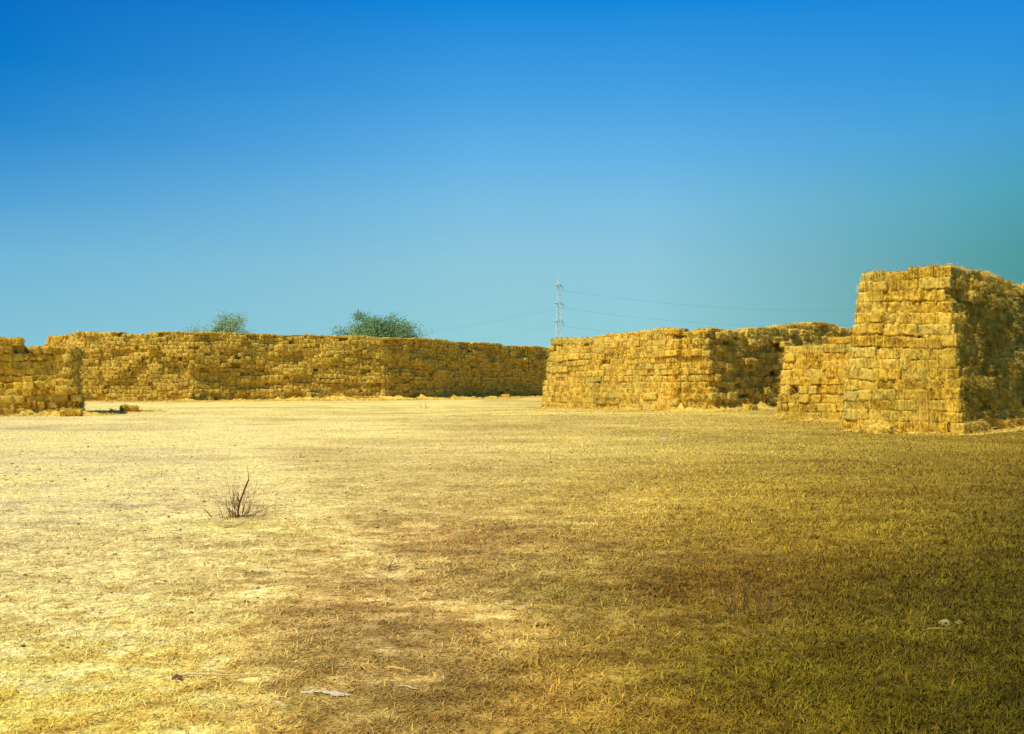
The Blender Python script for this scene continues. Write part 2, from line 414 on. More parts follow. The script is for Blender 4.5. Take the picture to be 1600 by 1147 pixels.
NV = 12; MESSY = [0, 0, 0, .15, .3, .5, .7, .85, 1, 1, 1, 1]
NEAR = [bale_geo(100 + i, (26, 4, 6), 380, .013, .17, MESSY[i]) for i in range(NV)]
MID = [bale_geo(200 + i, (18, 4, 5), 230, .019, .22, MESSY[i], .3) for i in range(NV)]
FAR = [bale_geo(300 + i, (10, 3, 4), 80, .030, .34, .4 + .6 * MESSY[i], .7) for i in range(NV)]
BOX = lattice(1, 1, 1); BOXG = ((BOX[0] - .5) * np.array([BL, BD, BH]), BOX[1], np.zeros((0, 3), int), np.full(8, .35))
MES = {}
for nm, LST in (('near', NEAR), ('mid', MID)):
    MES[nm] = [mesh_from('straw_bale', v, [q, t], M_BALE, {'shade': s}, False) for (v, q, t, s) in LST]

BALES = []      # every bale: dict(pos, rz, tilt, scale, res, stack, face, layer, n, along)
def offset_path(P, d):
    """P: ground polyline, outside on its right-hand side when walked in order; moved inwards by d"""
    P = [np.array(p, float) for p in P]; out = []
    nr = []
    for a, b in zip(P[:-1], P[1:]):
        t = (b - a) / np.linalg.norm(b - a); nr.append(np.array([-t[1], t[0]]))       # inward = left
    for i, p in enumerate(P):
        if i == 0: out.append(p + nr[0] * d)
        elif i == len(P) - 1: out.append(p + nr[-1] * d)
        else:
            m = nr[i - 1] + nr[i]; m /= np.linalg.norm(m)
            out.append(p + m * d / max(.35, m @ nr[i]))
    return out
def stack(name, path, height, batter=.04, rough=.05, sag=.1, faces=None, res='near', endon=.12, hole=.01, seed=0, clip=(0, 0), depth_rows=3, ledge=None, neat=.5, frough=None):
    R = random.Random(seed)
    total = sum(math.dist(a, b) for a, b in zip(path[:-1], path[1:]))
    maxh = max(height(t) for t in np.linspace(0, 1, 40))
    nl = int(maxh / BH) + 1
    for k in range(nl):
        inner = batter * k + (ledge(k) if ledge else 0)
        for row in range(depth_rows):
            pth = offset_path(path, inner + BD / 2 + row * (BD + .03))
            acc = 0
            for si, (a, b) in enumerate(zip(pth[:-1], pth[1:])):
                L = np.linalg.norm(b - a); t = (b - a) / L; nr = np.array([-t[1], t[0]])
                segL = math.dist(path[si], path[si + 1])
                fr = frough[si] if frough else 1.
                s0 = -BD / 2 if (si > 0 and k % 2 == 0) else (BD / 2 if si > 0 else clip[0] * k)
                s1 = L + (BD / 2 if (si < len(pth) - 2 and k % 2 == 1) else (-BD / 2 if si < len(pth) - 2 else -clip[1] * k))
                pieces = []; s = s0
                if k % 2 == 1: pieces.append(.49)
                while sum(pieces) < (s1 - s0) - .35:
                    if R.random() < endon: pieces += [.49, .49]
                    else: pieces.append(R.uniform(.94, 1.04))
                if not pieces: continue
                f = (s1 - s0) / sum(pieces)
                n = 0
                for w in pieces:
                    w2 = w * f; c = s + w2 / 2; s += w2
                    al = (acc + min(max(c, 0), segL)) / total
                    hh = height(al) + (vnoise(al * total * .45, seed, 3) - .5) * .16
                    if (k + .3) * BH > hh: continue
                    zs = min(1, max(.3, (hh - k * BH) / BH))
                    if row == 0 and R.random() < hole * fr * (3 if (k + 2.2) * BH > hh else 1): continue
                    n += 1
                    short = w < .6
                    nz = (vnoise(al * total * .5 + seed, k * .55, 7) - .5) * 2 * sag + (vnoise(al * total * 1.3, k * .9 + seed, 8) - .5) * 2 * rough * fr
                    if R.random() < .08 * fr: nz += R.uniform(-1, 1) * rough * 2.4 * fr
                    if row: nz = min(nz, 0) * .5 - .05
                    p = a + t * c - nr * nz
                    if short and row == 0: p = p + nr * .24
                    if row == 1 and n % 1 == 0: p = p + nr * .03
                    rz = math.atan2(t[1], t[0]) + (math.pi / 2 if short else 0)
                    BALES.append(dict(p=(p[0], p[1], k * BH * .985 + BH * zs / 2 + (vnoise(al * total * .35, k * .3, 9 + seed) - .5) * .08 * min(k, 4)),
                        rz=rz + (math.pi if R.random() < .5 else 0) + R.gauss(0, .035), rx=R.gauss(0, .03 + rough * .28), ry=R.gauss(0, .02 + rough * .16),
                        s=((w2 / BL if not short else 1) * 1.05, (w2 / BD) if short else 1, (1.02 + R.uniform(-.02, .04)) * zs),
                        res=res if row == 0 else 'box', st=name, face=(faces[si] if faces else ''), fi=si, k=k, n=n, out=-nr, v=(R.randrange(5) if (R.random() < neat / fr ** .7) != (vnoise(al * total * .6, k * .8, 44 + seed) < .33) else R.randrange(5, NV)), rnd=R.random() * (.8 if name == 'back' else 1)))
                acc += segL

def prof(pts):
    xs = [p[0] for p in pts]; ys = [p[1] for p in pts]
    return lambda t: float(np.interp(t, xs, ys))

# the tall stack at right: sunlit end towards the field, long shaded side running off to the right
TA = [(13.4, 36.6), (11.35, 34.2), (14.45, 31.6), (22.6, 40.2)]
stack('tall', TA, prof([(0, 5.45), (.2, 5.5), (.27, 5.62), (1, 5.62)]), batter=.043, rough=.05, sag=.07,
      faces=['left end', 'sunlit end', 'shaded side'], seed=3, endon=.10, hole=.002, neat=.72, frough=[1, 1, 1.7])
# the lower block stepping down from it
TB = [(14.2, 49.), (11.95, 44.6), (12.6, 41.9), (16.8, 38.4)]
stack('low', [(14.3, 47.2), (12.05, 44.7), (15.3, 41.95), (16.4, 41.1)], prof([(0, 3.3), (.45, 3.36), (.6, 3.5), (.75, 3.75), (1, 3.8)]), batter=.03, rough=.06, sag=.08,
      faces=['left end', 'sunlit face', 'sunlit face'], seed=5, endon=.1, hole=.01, neat=.65)
# the long stack in the middle, its corner towards the field
stack('middle', [(8., 74.), (2.0, 68.), (9.9, 59.8), (12.2, 59.75), (18.8, 66.6), (28., 76.)],
      prof([(0, 4.8), (.23, 4.85), (.36, 5.0), (.41, 5.2), (.44, 5.0), (.53, 5.12), (.60, 5.25), (.70, 5.6), (.78, 6.0), (.86, 6.1), (1, 6.0)]), batter=.042, rough=.07, sag=.15,
      faces=['left end', 'sunlit face', 'shaded face', 'shaded face', 'shaded face'], res='mid', seed=9, endon=.14, hole=.012, neat=.55, frough=[1, 1, 1.6, 2.6, 2.3])
# the stack at the left edge
stack('left', [(-33.6, 47.6), (-22.92, 52.), (-26.2, 59.8)], prof([(0, 4.08), (.42, 4.08), (.43, 3.78), (1, 3.78)]), batter=.02, rough=.10, sag=.2,
      faces=['front', 'right end'], res='mid', seed=14, endon=.5, hole=.012, neat=.02)
# the long wall of bales behind
stack('back', [(-51., 107.), (-41.9, 95.2), (-31.4, 96.4), (-25., 100.5), (-13.7, 105.), (-8.7, 111.), (4.2, 136.), (14., 150)],
      prof([(0, 6.75), (.2, 6.8), (.5, 6.85), (.7, 6.8), (.9, 6.9), (1, 6.9)]), batter=.015, rough=.17, sag=.28,
      faces=None, res='far', seed=21, endon=.55, hole=.015, neat=.1)
# bales tumbled off
for (px, D, z, rz, rx, nm) in [(703, 119., .2, .3, .1, 'fallen_back_1'), (790, 121.5, .2, -.2, 0, 'fallen_back_2'), (681, 113., .18, 1.2, .2, 'fallen_back_3'),
                               (203, 57.2, .17, .3, .12, 'fallen_left_1'), (112, 49.6, .16, .2, .25, 'fallen_left_2'), (1172, 61.3, .17, .75, .1, 'fallen_mid'), (1368, 32.3, .1, -.7, .1, 'fallen_tall')]:
    BALES.append(dict(p=(gx(px, D), D, z), rz=rz, rx=rx, ry=.04, s=(1.0, 1, .95), res='near', st=nm, face='', fi=0, k=0, n=0, out=np.array([0, -1.]), v=random.randrange(NV), rnd=.9))

# which of them show largest
def show(b):
    x, y, z = b['p']
    if b['res'] == 'box' or b['st'] == 'back': return 0
    if b['st'].startswith('fallen'): return 99
    px = x / y * F + CX
    if px < -18 or px > 1618: return 0
    to = np.array([-x, -y]) / math.hypot(x, y); f = to @ b['out']
    if f <= .02: return 0
    if b['st'] == 'middle' and px > 1228 and z < 4.6: return 0
    if b['st'] == 'middle' and px > 1325: return 0
    if b['st'] == 'low' and px > 1338: return 0
    if b['st'] == 'left' and b['fi'] == 1: return 0
    return f / (y * y)
order = sorted(range(len(BALES)), key=lambda i: -show(BALES[i]))
chosen = set(i for i in order[:300] if show(BALES[i]) > 0)

ORD = ['bottom', 'second', 'third', 'fourth', 'fifth', 'sixth', 'seventh', 'eighth', 'ninth', 'tenth', 'eleventh', 'twelfth', 'thirteenth', 'fourteenth', 'fifteenth', 'sixteenth', 'seventeenth', 'eighteenth']
def nth(n): return ['first', 'second', 'third', 'fourth', 'fifth', 'sixth', 'seventh', 'eighth', 'ninth', 'tenth', 'eleventh', 'twelfth', 'thirteenth', 'fourteenth', 'fifteenth', 'sixteenth', 'seventeenth', 'eighteenth', 'nineteenth', 'twentieth'][n - 1]
FALL = {'fallen_back_1': 'sunlit straw bale lying alone before the shaded end of the long back wall',
        'fallen_back_2': 'straw bale on the ground at the far right foot of the long back wall',
        'fallen_back_3': 'half broken bale at the foot of the back wall, left of the lone one',
        'fallen_left_1': 'fallen straw bale at the tip of the shadow beside the left stack',
        'fallen_left_2': 'slumped straw bale tipped forward at the right foot of the left stack',
        'fallen_mid': 'loose golden bale on the ground before the shaded face of the middle stack',
        'fallen_tall': 'flattened straw bale at the foot of the tall stack\'s sunlit end'}
STN = {'tall': ('tall right stack', 'bales of the tall right stack'), 'low': ('low block beside the tall stack', 'bales of the low block'),
       'middle': ('middle stack', 'bales of the middle stack'), 'left': ('left edge stack', 'bales of the stack at the left edge')}
rowcount = {}
for i in chosen:
    b = BALES[i]; key = (b['st'], b['face'], b['fi'], b['k']); rowcount.setdefault(key, []).append(i)
rank = {}
for key, L in rowcount.items():
    L.sort(key=lambda i: BALES[i]['p'][0] / BALES[i]['p'][1])
    for r, i in enumerate(L): rank[i] = (r + 1, len(L))
for i in sorted(chosen):
    b = BALES[i]
    o = obj('straw_bale', (MES['near'] if b['res'] == 'near' else MES['mid'])[b['v']])
    o.location = b['p']; o.rotation_euler = (b['rx'], b['ry'], b['rz']); o.scale = b['s']
    if b['st'] in FALL:
        tag(o, FALL[b['st']], 'straw bale', 'bales fallen to the ground'); continue
    full, grp = STN[b['st']]; r, tot = rank[i]
    layer = ('bottom layer' if b['k'] == 0 else ORD[b['k']] + ' layer up')
    if b['st'] == 'tall':
        lab = f"straw bale in {layer}, {nth(r)} from left, {b['face']} of tall right stack"
    elif b['st'] == 'low':
        lab = f"straw bale in {layer}, {nth(r)} from left, low block left of tall stack"
    elif b['st'] == 'middle':
        if b['fi'] == 1: lab = f"sunlit bale, {layer}, {nth(tot - r + 1)} leftwards from the middle stack's front corner"
        else: lab = (f"half lit bale, {layer}, {nth(r)} from left, blunt corner of middle stack" if b['fi'] == 2 else f"shaded bale, {layer}, {nth(r)} rightwards past the middle stack's corner")
    else:
        lab = f"straw bale in {layer}, {nth(tot - r + 1)} from the right corner, left edge stack"
    tag(o, lab, 'straw bale', grp)

# all the others in one mass
Vs = []; Q = []; T = []; Sh = []; Rn = []; n0 = 0
for i, b in enumerate(BALES):
    if i in chosen: continue
    if b['res'] == 'box': g4 = BOXG
    else:
        lst = FAR if (b['res'] == 'far' or show(b) == 0) else MID
        g4 = lst[b['v']]
    v, q, t, s = g4
    cx_, sx_ = math.cos(b['rx']), math.sin(b['rx']); cy_, sy_ = math.cos(b['ry']), math.sin(b['ry']); cz, sz = math.cos(b['rz']), math.sin(b['rz'])
    Rm = np.array([[cz, -sz, 0], [sz, cz, 0], [0, 0, 1]]) @ np.array([[cy_, 0, sy_], [0, 1, 0], [-sy_, 0, cy_]]) @ np.array([[1, 0, 0], [0, cx_, -sx_], [0, sx_, cx_]])
    Vs.append((v * np.array(b['s'])) @ Rm.T + np.array(b['p'])); Q.append(q + n0)
    if len(t): T.append(t + n0)
    Sh.append(s); Rn.append(np.full(len(v), b['rnd'])); n0 += len(v)
me = mesh_from('stacked_straw_bales', np.concatenate(Vs), [np.concatenate(Q), np.concatenate(T)], M_MASS, {'shade': np.concatenate(Sh), 'rnd': np.concatenate(Rn)})
tag(obj('stacked_straw_bales', me), 'mass of weathered straw bales in the long back wall and the farther stack faces', 'straw bales', kind='stuff')

# loose straw shed along the feet of the stacks
def build_litter():
    r_ = np.random.default_rng(5); V = []; Q = []; T = []; Sh = []; n0 = 0
    def heap(path, h, w, seed, step=.22):
        nonlocal n0
        L = [math.dist(a, b) for a, b in zip(path[:-1], path[1:])]; tot = sum(L); n = max(3, int(tot / step)); m = 7
        cum = np.concatenate([[0], np.cumsum(L)]); P = []
        for i in range(n + 1):
            s = tot * i / n; x = np.interp(s, cum, [p[0] for p in path]); y = np.interp(s, cum, [p[1] for p in path])
            k = min(np.searchsorted(cum, s, 'right') - 1, len(L) - 1); a, b = path[k], path[k + 1]; d = np.array([b[0] - a[0], b[1] - a[1]]) / L[k]; out = np.array([d[1], -d[0]])
            hh = h * max(0, fbm(s * .6, seed, seed, 3) * 2.2 - .62) * min(1, 3 * i / n + .02, 3 * (n - i) / n + .02); ww = w * (.5 + fbm(s * .5, seed + 3, 4, 3))
            for j in range(m + 1):
                u = j / m; z = hh * math.cos(u * math.pi / 2) ** 1.1 * (.25 + 1.5 * random.random() * vnoise(s * 2.4, j * .9, seed)) - .02 * (u > .95)
                P.append((x + out[0] * (u * ww - .25) + r_.normal(0, .03), y + out[1] * (u * ww - .25) + r_.normal(0, .03), z))
        P = np.array(P); i, j = np.meshgrid(np.arange(n), np.arange(m)); i = i.ravel(); j = j.ravel()
        q = np.stack([i * (m + 1) + j, i * (m + 1) + j + 1, (i + 1) * (m + 1) + j + 1, (i + 1) * (m + 1) + j], 1)
        V.append(P); Q.append(q + n0); Sh.append(.5 + r_.normal(0, .08, len(P))); n0 += len(P)
        ns = int(tot * 120); k = r_.integers(0, len(P), ns); p0 = P[k] + r_.normal(0, .12, (ns, 3)) * np.array([1, 1, .2]); p0[:, 2] = np.abs(p0[:, 2])
        d = r_.normal(0, 1, (ns, 3)) * np.array([1, 1, .35]); d /= np.linalg.norm(d, axis=1, keepdims=True); l = r_.uniform(.08, .35, (ns, 1))
        s = np.cross(d, r_.normal(0, 1, (ns, 3))); s /= np.linalg.norm(s, axis=1, keepdims=True); wd = r_.uniform(.008, .02, (ns, 1)) * (1 + P[0, 1] / 90)
        V.append(np.stack([p0 - s * wd, p0 + s * wd, p0 + d * l], 1).reshape(-1, 3)); T.append(np.arange(ns)[:, None] * 3 + np.array([[0, 1, 2]]) + n0)
        Sh.append(np.repeat(r_.choice([.45, .62, .9], ns), 3)); n0 += ns * 3
    heap([(11.35, 34.2), (14.45, 31.6), (22.6, 40.2)], .16, .9, 1)
    heap([(12.05, 44.7), (15.3, 41.95)], .2, .9, 2)
    heap([(2.0, 68.), (11., 58.6), (18.8, 66.6)], .3, 1.4, 3)
    heap([(14.5, 62.1), (18.4, 66.2)], .42, 1.8, 33)
    heap([(-33.5, 47.6), (-22.8, 52.), (-24.5, 56)], .3, 1.5, 4)
    heap([(-26.5, 50.2), (-22.3, 51.4), (-21.8, 53)], .36, 1.1, 14)
    heap([(-24, 55.5), (-22.6, 56.6), (-21.2, 58.8)], .5, .9, 15)
    heap([(-41.9, 95.2), (-31.4, 96.4), (-25., 100.5), (-13.7, 105.), (-8.7, 111.), (4.2, 136.)], .6, 3.2, 5)
    heap([(-38, 92.5), (-28., 94.), (-10., 103.), (-4, 110.), (5.0, 130.)], .28, 2.5, 6)
    sh = np.concatenate(Sh)
    me = mesh_from('loose_straw', np.concatenate(V), [np.concatenate(Q), np.concatenate(T)], M_MASS, {'shade': sh, 'rnd': .45 + .25 * r_.random(len(sh))})
    tag(obj('loose_straw', me), 'loose golden straw shed along the feet of the stacks', 'loose straw', kind='stuff')
build_litter()

# ------------------------------------------------------------------ dead shrub, stems, twigs and scraps on the field
def twiggy(mb, base, d, L, r, depth, R, bend=.25, sides=5):
    pts = [Vector(base)]; d = Vector(d).normalized(); n = 5; rr = [r]
    for i in range(n):
        d = (d + Vector((R.gauss(0, bend), R.gauss(0, bend), R.gauss(.03, bend * .6))) * .5).normalized()
        pts.append(pts[-1] + d * L / n); rr.append(r * (1 - .8 * (i + 1) / n))
        if depth > 0 and i >= 1 and R.random() < .55:
            side = Vector((R.gauss(0, 1), R.gauss(0, 1), R.uniform(.1, .9))).normalized()
            twiggy(mb, pts[-1], d * .9 + side * .7, L * R.uniform(.25, .5), rr[-1] * .7, depth - 1, R, bend, 4)
    mb.tube(pts, rr, sides)
sx, sy = gx(377, 11.9), 11.9
R = random.Random(4)
root = tag(bpy.data.objects.new('dead_shrub', None), 'small leafless dead shrub with one thick upright stem on the pale turf', 'shrub'); COL.objects.link(root); root.location = (sx, sy, 0)
mb = MB()
mb.tube([(-.03, 0, -.03), (-.03, 0, .08), (-.015, 0, .17), (.02, 0, .26), (.055, 0, .36), (.095, 0, .45)], [.012, .012, .013, .0115, .0115, .009], 7)
mb.tube([(.088, 0, .43), (.098, 0, .47), (.088, .01, .52), (.082, .01, .58), (.078, .01, .62)], [.009, .006, .004, .003, .002], 5)
mb.tube([(-.015, 0, .17), (-.035, .0, .23), (-.03, 0, .30)], [.01, .008, .004], 5)
mb.build('stem', M_TWIG, root, True)
mb = MB()
for (bx, tx, h, r) in [(-.42, -.30, .0, .006), (-.04, -.09, .36, .006), (-.02, -.1, .30, .005), (-.03, -.19, .2, .006), (0, .12, .33, .005), (.02, .17, .26, .004), (-.05, -.26, .22, .005),
                       (.03, .3, .12, .004), (.02, .42, .11, .004), (0, .06, .3, .006), (-.02, -.04, .22, .009), (0, .04, .2, .008), (-.03, -.12, .38, .004), (-.1, -.2, .16, .006), (.03, .1, .14, .006), (-.06, -.16, .12, .007), (0, .2, .2, .004), (-.06, -.12, .42, .005), (-.08, -.1, .3, .006), (-.14, -.17, .34, .0045), (-.05, -.03, .3, .007), (.06, .12, .4, .004), (.1, .16, .28, .004), (-.2, -.24, .2, .005), (-.12, -.2, .24, .006)]:
    if h == 0.0: mb.tube([(-.34, 0, -.01), (-.40, 0, .06), (-.46, 0, .12)], [.007, .006, .003], 5); continue
    twiggy(mb, (bx, R.uniform(-.06, .06), -.01), (tx - bx, R.uniform(-.12, .12), h), math.hypot(tx - bx, h) * 1.15, r * .95, 2, R, .2)
for i in range(26):
    a = R.random() * 6.3; rr_ = R.uniform(.02, .3); twiggy(mb, (rr_ * math.cos(a), rr_ * math.sin(a) * .6, -.01), (math.cos(a) * .7, math.sin(a) * .5, 1), R.uniform(.06, .2), .0028, 1, R, .3, 3)
mb.build('twig', M_TWIG2, root)

def stems(px, D, n, hmax, spread, label, cat='dry plant', mat=M_TWIG2, name='dry_plant', r=.0042, seed=1, group=None):
    R = random.Random(seed); mb = MB()
    for i in range(n):
        bx, by = R.gauss(0, spread * .35), R.gauss(0, spread * .35)
        twiggy(mb, (bx, by, -.01), (bx * 1.2 + R.gauss(0, .12), by + R.gauss(0, .12), .8), hmax * R.uniform(.4, 1), r * R.uniform(.7, 1.3), 1, R, .2, 4)
    o = mb.build(name, mat); o.location = (gx(px, D), D, 0)
    return tag(o, label, cat, group)
stems(1150, 6.95, 11, .42, .16, 'tuft of thin reddish dry stems standing in the green turf, left of the pair', seed=3, group='dry stems in the right turf')
stems(1192, 6.75, 10, .36, .14, 'tuft of thin reddish dry stems standing in the green turf, right of the pair', seed=6, group='dry stems in the right turf')
stems(665, 66., 9, .5, .6, 'small brown weed standing before the foot of the back wall', seed=8, r=.010, name='weed', cat='weed')
stems(470, 21.4, 12, .14, .16, 'small dark clump of dead stalks on the worn pale track', seed=9, mat=M_TWIG, r=.005, name='weed', cat='weed')
stems(425, 12.3, 16, .16, .3, 'sparse dry tuft of grass just right of the dead shrub', seed=12, r=.0022, name='grass_tuft', cat='grass tuft')

def sticks(name, px, D, lines, mat, label, cat):
    mb = MB()
    for pts, r in lines: mb.tube(pts, r, 5)
    o = mb.build(name, mat, None, True); o.location = (gx(px, D), D, .004); return tag(o, label, cat)
sticks('twig', 606, 8.5, [([(-.03, 0, .005), (.0, 0, .02), (.05, .01, .045), (.07, 0, .07)], [.006, .006, .004, .002]), ([(0, 0, .02), (.06, -.01, .03), (.11, 0, .028)], [.005, .004, .002]),
        ([(0, 0, .02), (.03, .02, .05), (.045, .03, .085)], [.005, .004, .002]), ([(0, 0, .015), (.05, -.05, .015), (.09, -.06, .01)], [.005, .003, .002]), ([(.05, .01, .045), (.09, .02, .05)], [.003, .002])],
       M_TWIG2, 'small forked reddish twig lying left of the field\'s centre', 'twig')
sticks('fallen_stalk', 285, 5.39, [([(-.02, 0, .01), (.05, .0, .022), (.16, -.01, .02), (.28, .0, .012), (.4, .03, .01), (.5, .06, .006)], [.007, .006, .005, .005, .004, .002]),
        ([(.02, 0, .012), (.1, .05, .02), (.2, .07, .012)], [.004, .003, .002])], M_STALK, 'long pale dry stalk lying on the turf at lower left', 'stalk')
sticks('root_clump', 282, 5.36, [([(-.035, 0, 0), (-.01, 0, .02), (.015, 0, .012)], [.008, .012, .006]), ([(.0, 0, .0), (.01, -.02, .02), (.03, -.03, .004)], [.006, .007, .003]), ([(-.03, .01, 0), (-.05, .03, .02)], [.005, .003])],
       M_TWIG, 'dark knotted root stub at the left tip of the long pale stalk', 'root')
sticks('fallen_stalk', 602, 5.55, [([(0, 0, .008), (.05, -.015, .016), (.1, -.035, .012), (.155, -.06, .006)], [.003, .0045, .0045, .002])], M_ORANGE, 'short orange stalk lying in the brown turf at bottom centre', 'stalk')
sticks('fallen_stalk', 1440, 6.38, [([(0, 0, .01), (.05, .01, .02), (.1, -.01, .025), (.15, .0, .02), (.2, .02, .012)], [.002, .004, .005, .003, .002])], M_STONE, 'pale bent stalk lying beside the clod in the right turf', 'stalk')

def lump(name, px, D, size, mat, label, cat, seed, flat=.5):
    import bmesh
    bm = bmesh.new(); bmesh.ops.create_icosphere(bm, subdivisions=3, radius=1)
    for v in bm.verts:
        n_ = mnoise.fractal(v.co * 1.6 + Vector((seed * 7, 0, 0)), 1, 2, 4); v.co *= 1 + n_ * .55
        v.co = Vector((v.co.x * size[0], v.co.y * size[1], max(v.co.z, -.3) * size[2]))
    me = bpy.data.meshes.new(name); bm.to_mesh(me); bm.free(); me.materials.append(mat)
    o = obj(name, me); o.location = (gx(px, D), D, size[2] * .3); return tag(o, label, cat)
lump('clod', 1474, 6.6, (.036, .03, .022), M_STONE, 'larger pale clod lying in the dark green turf at right', 'clod', 1)
lump('clod', 1496, 6.62, (.028, .022, .014), M_STONE, 'smaller flat pale clod touching the right side of the larger clod', 'clod', 2)
lump('pebble', 1054, 5.92, (.011, .010, .009), M_WHITE, 'tiny white pebble in the turf right of centre foreground', 'pebble', 3)
lump('pebble', 1037, 28.6, (.07, .05, .05), M_WHITE, 'white pebble far out on the field before the middle stack', 'pebble', 4)
def scrap(px, D, L, W, label, seed, mat=None):
    R = random.Random(seed); n = 14; V = []; q = []
    for i in range(n + 1):
        t = i / n; w = W * math.sin(math.pi * min(.97, t + .03)) ** .6 * R.uniform(.15, 1); y = .03 * math.sin(t * 5)
        V += [(t * L, y - w, .003 + .002 * R.random()), (t * L, y, .005 + .004 * R.random()), (t * L, y + w, .005 + .004 * R.random())]
    for i in range(n):
        for j in range(2): a = i * 3 + j; q.append((a, a + 3, a + 4, a + 1))
    o = obj('torn_wrapping', mesh_from('torn_wrapping', np.array(V), [np.array(q)], mat or M_WHITE, None, True)); o.location = (gx(px, D), D, 0)
    tag(o, label, 'scrap', 'torn scraps on the turf')
scrap(470, 5.12, .27, .045, 'longest torn white scrap lying flat on the turf at bottom left centre', 1)
scrap(618, 5.22, .12, .008, 'thin straw-coloured scrap on the brown turf, right of the longest white one', 2, M_CLOD)
scrap(415, 4.95, .13, .011, 'small straw-coloured scrap at the left of the longest white one', 3, M_CLOD)

# ------------------------------------------------------------------ trees behind the back wall
def leaf_material(name, c1, c2):
    m, nt, b = new_mat(name, .7, .2); g = N(nt)
    at = g.n('ShaderNodeAttribute', attribute_name='shade').outputs['Fac']
    g.l(g.mix(at, c1, c2), b.inputs['Base Color'])
    return m
M_LEAF1 = leaf_material('feathery_foliage', (.22, .36, .18), (.38, .52, .28))
M_LEAF2 = leaf_material('dense_foliage', (.12, .23, .08), (.30, .43, .17))
def tree(px, D, H, W, crown_base, n_limb, leaves, leaf, mat, label, seed, stretch=1.0):
    R = random.Random(seed); r_ = np.random.default_rng(seed)
    root = bpy.data.objects.new('tree', None); COL.objects.link(root); root.location = (gx(px, D), D, 0); tag(root, label, 'tree', 'trees behind the back wall')
    tr = MB(); tr.tube([(0, 0, -.2), (.1, 0, crown_base * .5), (0, .1, crown_base)], [.38, .3, .26], 8)
    tips = []
    def grow(p, d, L, r, dep):
        pts = [Vector(p)]; rr = [r]
        for i in range(4):
            d = (d + Vector((R.gauss(0, .2), R.gauss(0, .2), R.gauss(.02, .12)))).normalized()
            pts.append(pts[-1] + d * L / 4); rr.append(r * (1 - .6 * (i + 1) / 4))
            if dep < 3 and i > 0:
                for _ in range(2 if dep < 2 else 1):
                    sd = Vector((R.gauss(0, 1), R.gauss(0, 1), R.gauss(.15, .5))).normalized()
                    grow(pts[-1], (d + sd * .95).normalized(), L * R.uniform(.45, .65), rr[-1] * .6, dep + 1)
        if dep >= 2: tips.extend(pts[1:])
        tr.tube(pts, rr, 4)
    for i in range(n_limb):
        a = 2 * math.pi * i / n_limb + R.uniform(-.3, .3); out = R.uniform(.35, 1.)
        tz = (H - crown_base) * (1.0 - .38 * out ** 3) * R.uniform(.72, .92); tx = math.cos(a) * W / 2 * out; ty = math.sin(a) * W / 2 * out
        v = Vector((tx, ty, tz)); grow((0, 0, crown_base * R.uniform(.7, 1)), v.normalized(), v.length * .82, .14, 0)
    tr.build('trunk', M_BARK, root)
    tp = np.array([tuple(t) for t in tips])
    k = r_.integers(0, len(tp), leaves); c = tp[k] + r_.normal(0, 1, (leaves, 3)) * np.array([.34, .34, .28]) * stretch
    a = r_.normal(0, 1, (leaves, 3)); a /= np.linalg.norm(a, axis=1, keepdims=True); b = np.cross(a, r_.normal(0, 1, (leaves, 3))); b /= np.linalg.norm(b, axis=1, keepdims=True)
    sz = leaf * r_.uniform(.5, 1.2, (leaves, 1))
    V = np.stack([c - a * sz, c - b * sz * .45, c + a * sz, c + b * sz * .45], 1).reshape(-1, 3)
    q = np.arange(leaves)[:, None] * 4 + np.array([[0, 1, 2, 3]])
    cl = np.clip(.5 + .5 * np.array([mnoise.noise(Vector(p) * .7) for p in c]) * 1.4 + r_.normal(0, .12, leaves), 0, 1)
    obj('crown', mesh_from('crown', V, [q], mat, {'shade': np.repeat(cl, 4)}), root)
tree(346, 165., 12.2, 8.6, 5.5, 12, 17000, .14, M_LEAF1, 'airy pale green tree with feathery crown showing above the back wall, left', 5)
tree(592, 150., 10.9, 11.6, 5.2, 20, 52000, .14, M_LEAF2, 'wide dark green tree with rounded crown showing above the back wall, right', 17, 1.15)
tree(520, 190., 10.9, 6., 5.2, 6, 5000, .10, M_LEAF1, 'low tree whose topmost twigs barely clear the back wall, left of the dark tree', 27)

# ------------------------------------------------------------------ pylon and power lines
PD = 400.; PX = gx(873, PD)
pyl = bpy.data.objects.new('power_pylon', None); COL.objects.link(pyl); pyl.location = (PX, PD, 0)
tag(pyl, 'slender steel lattice pylon on the horizon beyond the gap between the stacks', 'pylon')
mb = MB(); PH = 45.; n = 17
def hw(z): return 1.75 - 1.45 * (z / PH) ** .9
zz = [PH * (i / n) for i in range(n + 1)]
for sx_, sy_ in ((-1, -1), (1, -1), (1, 1), (-1, 1)):
    mb.tube([(sx_ * hw(z), sy_ * hw(z), z) for z in zz], .12, 4)
for i in range(n):
    a, b = zz[i], zz[i + 1]
    for (s0, s1) in (((-1, -1), (1, -1)), ((1, -1), (1, 1)), ((1, 1), (-1, 1)), ((-1, 1), (-1, -1))):
        mb.tube([(s0[0] * hw(a), s0[1] * hw(a), a), (s1[0] * hw(b), s1[1] * hw(b), b)], .06, 3)
        mb.tube([(s1[0] * hw(a), s1[1] * hw(a), a), (s0[0] * hw(b), s0[1] * hw(b), b)], .06, 3)
        mb.tube([(s0[0] * hw(a), s0[1] * hw(a), a), (s1[0] * hw(a), s1[1] * hw(a), a)], .06, 3)
mb.tube([(0, 0, PH - 1), (0, 0, PH + 2.2)], [.12, .05], 4)
mb.build('lattice_mast', M_STEEL, pyl)
def world_z(py): return EYE + (HOR - py) / F * PD
ARMS = [(447, 2.6), (475, 3.3), (503, 3.3)]; attach = []
